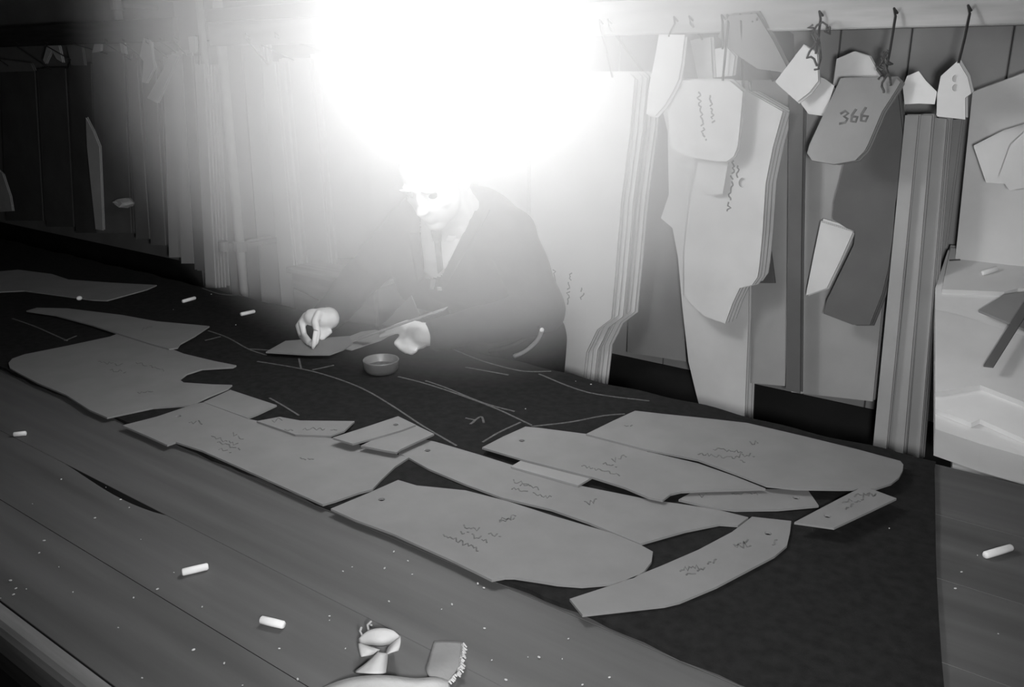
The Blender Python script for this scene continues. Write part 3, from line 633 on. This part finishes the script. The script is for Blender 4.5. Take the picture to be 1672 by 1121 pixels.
bm = bmesh.new(); tube(bm, [(ADDED_LAMP_POS.x, ADDED_LAMP_POS.y, ZC-.03), (ADDED_LAMP_POS.x, ADDED_LAMP_POS.y, ZC-.001)], .05, 18); obj('added_ceiling_rose', bm, M['pipe'], lamp, True)
# haze volume added round the lamp, imitating the light leak veil
hm = bpy.data.materials.new('leak_veil_haze'); hm.use_nodes = True; nt = hm.node_tree; nt.nodes.clear()
out = nt.nodes.new('ShaderNodeOutputMaterial'); vs = nt.nodes.new('ShaderNodeVolumeScatter'); tc = nt.nodes.new('ShaderNodeTexCoord')
ln = nt.nodes.new('ShaderNodeVectorMath'); ln.operation = 'LENGTH'
mr = nt.nodes.new('ShaderNodeMapRange'); mr.interpolation_type = 'SMOOTHSTEP'
mr.inputs['From Min'].default_value = HAZE_R*0.75; mr.inputs['From Max'].default_value = HAZE_R; mr.inputs['To Min'].default_value = HAZE_DENSITY; mr.inputs['To Max'].default_value = 0.0
nt.links.new(tc.outputs['Object'], ln.inputs[0]); nt.links.new(ln.outputs['Value'], mr.inputs['Value'])
nt.links.new(mr.outputs['Result'], vs.inputs['Density']); nt.links.new(vs.outputs['Volume'], out.inputs['Volume'])
vs.inputs['Color'].default_value = (1, 1, 1, 1); vs.inputs['Anisotropy'].default_value = 0.0
bm = bmesh.new(); bmesh.ops.create_icosphere(bm, subdivisions=3, radius=HAZE_R)
hz = obj('haze', bm, hm); hz.location = ADDED_HAZE_POS; tag(hz, 'added haze around the globe lamp, imitating the light leak veil', 'haze', kind='stuff')

# ------------------------------------------------------------------ the man
PROTO = []
def ell(bm, c, r, rot=None, sub=3):
    mtx = Matrix.Translation(Vector(c)) @ (rot.to_4x4() if rot else Matrix.Identity(4)) @ Matrix.Diagonal((r[0], r[1], r[2], 1))
    bmesh.ops.create_icosphere(bm, subdivisions=sub, radius=1, matrix=mtx)
def cap(bm, a, b, ra, rb, n=14):
    a, b = Vector(a), Vector(b); d = (b-a); L = max(d.length, 1e-6); d.normalize()
    pts, rs = [], []
    for k in range(5): t = math.pi/2*(k/4); pts.append(a - d*ra*math.cos(t)); rs.append(max(ra*math.sin(t), .0004))
    for k in range(1, 5): pts.append(a + (b-a)*k/5); rs.append(ra + (rb-ra)*k/5)
    for k in range(5): t = math.pi/2*(k/4); pts.append(b + d*rb*math.sin(t)); rs.append(max(rb*math.cos(t), .0004))
    tube(bm, pts, rs, n)
def remesh(bm, voxel, smooth=4, fac=.5):
    me = bpy.data.meshes.new('tmp'); bmesh.ops.recalc_face_normals(bm, faces=bm.faces); bm.to_mesh(me); bm.free()
    o = bpy.data.objects.new('tmp', me); COL.objects.link(o)
    m = o.modifiers.new('r', 'REMESH'); m.mode = 'VOXEL'; m.voxel_size = voxel
    s = o.modifiers.new('s', 'SMOOTH'); s.iterations = smooth; s.factor = fac
    dg = bpy.context.evaluated_depsgraph_get(); dg.update()
    res = bpy.data.meshes.new_from_object(o.evaluated_get(dg))
    bpy.data.objects.remove(o); bpy.data.meshes.remove(me)
    for p in res.polygons: p.use_smooth = True
    return res
V = Vector
man = empty('person', (-1.5, 2.02, 0)); tag(man, 'person in a dark jacket, white shirt and tie leaning over the table, marking with chalk', 'person')
pelvis = V((-1.505, 1.985, .88)); waist = V((-1.585, 1.95, 1.01)); chest = V((-1.58, 1.87, 1.115)); neckb = V((-1.535, 1.80, 1.20))
headc = V((-1.495, 1.66, 1.322))
shL, shR = V((-1.385, 1.83, 1.165)), V((-1.755, 1.87, 1.165))
elL, elR = V((-1.275, 1.83, .975)), V((-1.955, 1.83, .975))
wrL, wrR = V((-1.425, 1.565, .945)), V((-1.795, 1.548, .938))
# head frame: face turned to the camera side and down
fwd = V((.16, -.80, -.52)).normalized(); side = fwd.cross(V((0, 0, 1))).normalized(); hup = side.cross(fwd).normalized()   # side = his own right
HR = Matrix((side, -fwd, hup)).transposed()
def hp(s, f, u): return headc + side*s + fwd*f + hup*u
bm = bmesh.new()
ell(bm, hp(0, -.012, .035), (.078, .096, .088), HR); ell(bm, hp(0, .020, -.035), (.062, .070, .085), HR)
ell(bm, hp(0, .055, -.092), (.030, .030, .024), HR)                       # chin
ell(bm, hp(0, .083, -.008), (.011, .016, .028), HR); ell(bm, hp(0, .095, -.028), (.015, .017, .012), HR)      # nose
ell(bm, hp(0, .074, .026), (.050, .014, .010), HR)                        # brow
for s in (-1, 1):
    ell(bm, hp(s*.036, .050, -.024), (.026, .022, .024), HR)               # cheekbone
    ell(bm, hp(s*.080, -.012, -.008), (.010, .020, .032), HR)             # ear
ell(bm, hp(0, .080, -.062), (.022, .010, .005), HR); ell(bm, hp(0, .078, -.072), (.020, .010, .006), HR)      # lips
cap(bm, hp(0, -.03, -.06), neckb, .058, .064)
cap(bm, neckb, chest, .075, .115); ell(bm, chest, (.155, .095, .13)); cap(bm, chest, waist, .115, .115); cap(bm, waist, pelvis, .12, .13)
for sh, el, wr in ((shL, elL, wrL), (shR, elR, wrR)):
    cap(bm, chest.lerp(sh, .5)+V((0, 0, .02)), sh, .07, .055); cap(bm, sh, el, .048, .040); cap(bm, el, wr, .041, .027)
hipL, hipR = pelvis+V((.09, 0, -.04)), pelvis+V((-.09, 0, -.04))
knL, knR = V((-1.40, 1.96, .49)), V((-1.58, 1.97, .49)); anL, anR = V((-1.36, 2.03, .09)), V((-1.59, 2.04, .09))
for h_, k_, a_ in ((hipL, knL, anL), (hipR, knR, anR)):
    cap(bm, h_, k_, .078, .052); cap(bm, k_, a_, .052, .036); cap(bm, a_+V((0, .02, -.04)), a_+V((0, -.13, -.055)), .034, .026)
# left hand (its back to the camera, index finger along the ruler)
def finger(pts, r):
    for i in range(len(pts)-1): cap(bm, pts[i], pts[i+1], r*(1-.09*i), r*(1-.09*(i+1)), 10)
lh = lambda x, y, Y: Wl(x, y, Y)
palm = [lh(690, 545, 1.55), lh(662, 548, 1.535)]
cap(bm, wrL, palm[0], .028, .030)
ell(bm, lh(680, 548, 1.545), (.040, .022, .036), None); ell(bm, lh(668, 560, 1.535), (.030, .022, .028))
finger([lh(662, 536, 1.535), lh(642, 541, 1.52), lh(632, 545, 1.515), lh(622, 548, 1.51)], .0095)          # index
finger([lh(660, 548, 1.53), lh(648, 560, 1.515), lh(658, 568, 1.515), lh(668, 566, 1.52)], .0095)           # middle, curled
finger([lh(664, 556, 1.53), lh(654, 567, 1.515), lh(663, 573, 1.518), lh(672, 570, 1.522)], .009)           # ring
finger([lh(672, 562, 1.53), lh(664, 572, 1.52), lh(672, 576, 1.522), lh(679, 572, 1.525)], .008)            # little
finger([lh(684, 530, 1.555), lh(666, 527, 1.54), lh(650, 532, 1.525), lh(634, 539, 1.518)], .0098)          # thumb along the ruler
# right hand (holds the chalk point down)
cap(bm, wrR, lh(536, 520, 1.505), .027, .030)
ell(bm, lh(528, 520, 1.495), (.036, .034, .030)); ell(bm, lh(512, 518, 1.480), (.028, .026, .024))
finger([lh(506, 510, 1.475), lh(492, 526, 1.460), lh(497, 547, 1.445), lh(509, 562, 1.408)], .0100)           # index
finger([lh(500, 514, 1.485), lh(487, 532, 1.475), lh(492, 549, 1.460), lh(504, 560, 1.412)], .0096)           # middle
finger([lh(520, 512, 1.470), lh(514, 526, 1.450), lh(519, 543, 1.440), lh(515, 559, 1.412)], .0112)         # thumb
finger([lh(524, 530, 1.480), lh(520, 547, 1.465), lh(526, 552, 1.470), lh(532, 547, 1.480)], .0092)          # ring, curled
finger([lh(534, 528, 1.490), lh(529, 543, 1.477), lh(534, 546, 1.483), lh(540, 541, 1.490)], .0082)         # little, curled
bodym = remesh(bm, .0042, 3, .45); bodym.materials.append(M['skin']); link('body', bodym, man)
# hair and eyes
bm = bmesh.new()
ell(bm, hp(0, -.026, .046), (.081, .094, .086), HR, 5)
bmesh.ops.delete(bm, geom=[v for v in bm.verts if (v.co-headc).dot(hup) < .0 + max(0, (v.co-headc).dot(fwd))*1.1 + .018], context='VERTS')
o = obj('hair', bm, M['hair'], man, True); md = o.modifiers.new('t', 'SOLIDIFY'); md.thickness = .007; md.offset = 0
for s in (-1, 1):
    bm = bmesh.new(); ell(bm, hp(s*.031, .0705, .004), (.0125, .010, .007), HR, 2); obj('eye', bm, M['eye'], man, True)
    bm = bmesh.new(); ell(bm, hp(s*.032, .086, .027), (.020, .005, .004), HR, 2); obj('eyebrow', bm, M['hair'], man, True)
# jacket
bm = bmesh.new()
ell(bm, chest+V((0, .01, .015)), (.205, .125, .155)); ell(bm, chest+V((-.01, .03, -.08)), (.19, .12, .12)); cap(bm, chest, waist, .145, .125); cap(bm, waist, pelvis+V((0, 0, -.06)), .125, .15); ell(bm, (-1.73, 1.87, 1.03), (.12, .08, .14))
cap(bm, neckb+V((0, .03, -.02)), chest, .085, .12)
for sh, el, wr in ((shL, elL, wrL), (shR, elR, wrR)):
    wr2 = el.lerp(wr, .93 if wr is wrL else 1.0)
    cap(bm, chest.lerp(sh, .35)+V((0, .01, .03)), sh, .09, .074); cap(bm, sh, el, .072, .060); cap(bm, el, wr2, .060, .045)
    d = (wr2-el).normalized(); tube(bm, [wr2-d*.05, wr2+d*.035], [.047, .043], 16)
jm = remesh(bm, .008, 10, .6)
for v in jm.vertices:                                                     # soft folds in the cloth
    c = v.co; f_ = math.sin(c.x*38+c.z*55)*math.sin(c.y*41-c.z*30)
    v.co = c + v.normal*(.0035*f_)
# the V of the shirt front: faces that lie inside the opening become the shirt
Vpoly = [(686, 330), (776, 330), (774, 350), (758, 385), (738, 420), (722, 450), (705, 455), (690, 452), (686, 410)]
def inside(q, poly):
    c = False
    for i in range(len(poly)):
        a, b = poly[i], poly[i-1]
        if (a[1] > q[1]) != (b[1] > q[1]) and q[0] < (b[0]-a[0])*(q[1]-a[1])/(b[1]-a[1])+a[0]: c = not c
    return c
bj = bmesh.new(); bj.from_mesh(jm); bj.faces.ensure_lookup_table(); bj.normal_update()
bvh = BVHTree.FromBMesh(bj)
bs = bj.copy(); bs.faces.ensure_lookup_table()
sel = set()
for f in bj.faces:
    c = f.calc_center_median()
    if f.normal.dot(CAM-c) > 0 and c.y < 1.86 and c.z > .99 and inside(px(c), Vpoly): sel.add(f.index)
bmesh.ops.delete(bj, geom=[f for f in bj.faces if f.index in sel], context='FACES')
bmesh.ops.delete(bs, geom=[f for f in bs.faces if f.index not in sel], context='FACES')
obj('jacket', bj, M['jacket'], man, True)
if len(bs.faces): obj('shirt', bs, M['shirt'], man, True)
else: bs.free()
def on_jacket(x, y, lift):
    d = ray(x, y); h, n, i, dist = bvh.ray_cast(CAM, d)
    return (h - d*lift) if h else Wl(x, y, 1.72)
def patch(name, poly, m, lift=.004, t=.003, parent=man, n=8):
    """a thin cloth piece lying on the jacket front"""
    bm = bmesh.new(); rows = []
    for i in range(n+1):
        u = i/n; a = V(poly[0]).lerp(V(poly[3]), u); b = V(poly[1]).lerp(V(poly[2]), u)
        rows.append([bm.verts.new(on_jacket(a.x+(b.x-a.x)*k/4, a.y+(b.y-a.y)*k/4, lift)) for k in range(5)])
    for i in range(n):
        for k in range(4): bm.faces.new((rows[i][k], rows[i][k+1], rows[i+1][k+1], rows[i+1][k]))
    o = obj(name, bm, m, parent, True); md = o.modifiers.new('t', 'SOLIDIFY'); md.thickness = t; md.offset = 0; return o
def v2(*q): return [V((a, b)) for a, b in q]
patch('lapel', v2((774, 345), (800, 342), (728, 468), (718, 458)), M['jacket'], .007, .005)
patch('lapel', v2((685, 380), (668, 380), (682, 462), (694, 455)), M['jacket'], .007, .005)
patch('collar', v2((774, 336), (756, 352), (724, 394), (740, 394)), M['shirt'], .006, .004)
patch('tie', v2((705, 376), (721, 376), (720, 393), (708, 393)), M['tie'], .012, .008)
patch('tie', v2((710, 393), (719, 393), (723, 440), (716, 446)), M['tie'], .008, .005)
patch('pocket_square', v2((704, 455), (711, 457), (708, 472), (702, 472)), M['shirt'], .008, .003)
patch('button', v2((713, 468), (721, 469), (722, 474), (715, 474)), M['shirt'], .008, .003)
def piping(name, pts, m, r, lift=.003):
    a, b = on_jacket(*pts[0], lift), on_jacket(*pts[-1], lift); cp = curve_px(pts, 5); bm = bmesh.new()
    tube(bm, [Wl(q[0], q[1], a.y+(b.y-a.y)*k/(len(cp)-1)) for k, q in enumerate(cp)], r, 8); obj(name, bm, m, man, True)
piping('jacket_hem', [(800, 573), (832, 565), (860, 551), (882, 533)], M['jacket'], .006)
piping('apron_band', [(840, 581), (856, 574), (872, 561), (881, 549), (885, 538)], M['shirt'], .0058, .02)
# shirt cuffs, trousers, shoes
for el, wr in ((elL, wrL), (elR, wrR)):
    d = (wr-el).normalized(); bm = bmesh.new(); tube(bm, [wr-d*.02, wr+d*.016], [.038, .034], 18); obj('cuff', bm, M['jacket'], man, True)
bm = bmesh.new(); cap(bm, pelvis+V((0, 0, .03)), pelvis+V((0, 0, -.06)), .145, .15)
for h_, k_, a_ in ((hipL, knL, anL), (hipR, knR, anR)): cap(bm, h_, k_, .098, .078); cap(bm, k_, a_+V((0, 0, -.01)), .075, .066)
tm = remesh(bm, .010, 8, .6); tm.materials.append(M['trousers']); link('trousers', tm, man)
for a_ in (anL, anR):
    bm = bmesh.new(); cap(bm, a_+V((0, .03, -.05)), a_+V((0, -.15, -.055)), .04, .034)
    for v in bm.verts: v.co.z = max(v.co.z, .001)
    obj('shoe', bm, M['shoe'], man, True)

# things in and under his hands
pb = Tb(511, 569, CT+.0135); pa = lh(516, 540, pb.y+.006)
hc = empty('chalk_stick', (pa+pb)*.5); tag(hc, 'chalk stick pinched between the fingers of the drawing hand', 'chalk', 'sticks of tailor chalk')
bm = bmesh.new(); tube(bm, [pa, pa.lerp(pb, .8), pb], [.0062, .0062, .003], 10); obj('stick', bm, M['chalk'], hc, True)
pa, pb = lh(574, 559, 1.50), lh(722, 508, 1.50)
ru = empty('ruler', (pa+pb)*.5); tag(ru, 'thin wooden ruler held slanting under the pointing hand', 'ruler')
bm = bmesh.new(); d = (pb-pa).normalized(); s = V((0, 1, .25)).normalized()
prism(bm, [pa, pb, pb+s*.022, pa+s*.022], d.cross(s).normalized()*-1, .0022); obj('blade', bm, M['ruler'], ru)
def held_card(label, poly, z, tilt, m='card'):
    p0 = Tb(*poly[0], z); n0 = Matrix.Rotation(R(tilt[1]), 3, 'Y') @ (Matrix.Rotation(R(tilt[0]), 3, 'X') @ ZU)
    P3 = [Pl(q[0], q[1], p0, n0) for q in poly]
    root = empty('pattern_piece', sum(P3, V())/len(P3)); tag(root, label, 'pattern piece', 'card pattern pieces laid out on the cloth')
    bm = bmesh.new(); prism(bm, P3, n0, .0038); obj('card', bm, M[m], root)
held_card('small pointed card piece raised off the cloth under the chalk hand', [(434, 574), (466, 556), (570, 548), (576, 560), (560, 570), (538, 578), (500, 578)], CT+.013, (0, 0))
held_card('card piece with a rounded back under the slanting ruler', [(536, 562), (590, 541), (612, 538), (640, 544), (622, 554), (574, 570)], CT+.009, (0, 0), 'card_grey')
# card standing bent up behind the pointing hand
P3 = [Wl(624, 530, 1.60), Wl(671, 482, 1.60), Wl(692, 532, 1.60)]
root = empty('pattern_piece', sum(P3, V())/3); tag(root, 'triangular card corner bent up behind the pointing hand', 'pattern piece', 'card pattern pieces laid out on the cloth')
bm = bmesh.new(); prism(bm, P3, V((0, -1, 0)), .003); obj('card', bm, M['card_dark'], root)
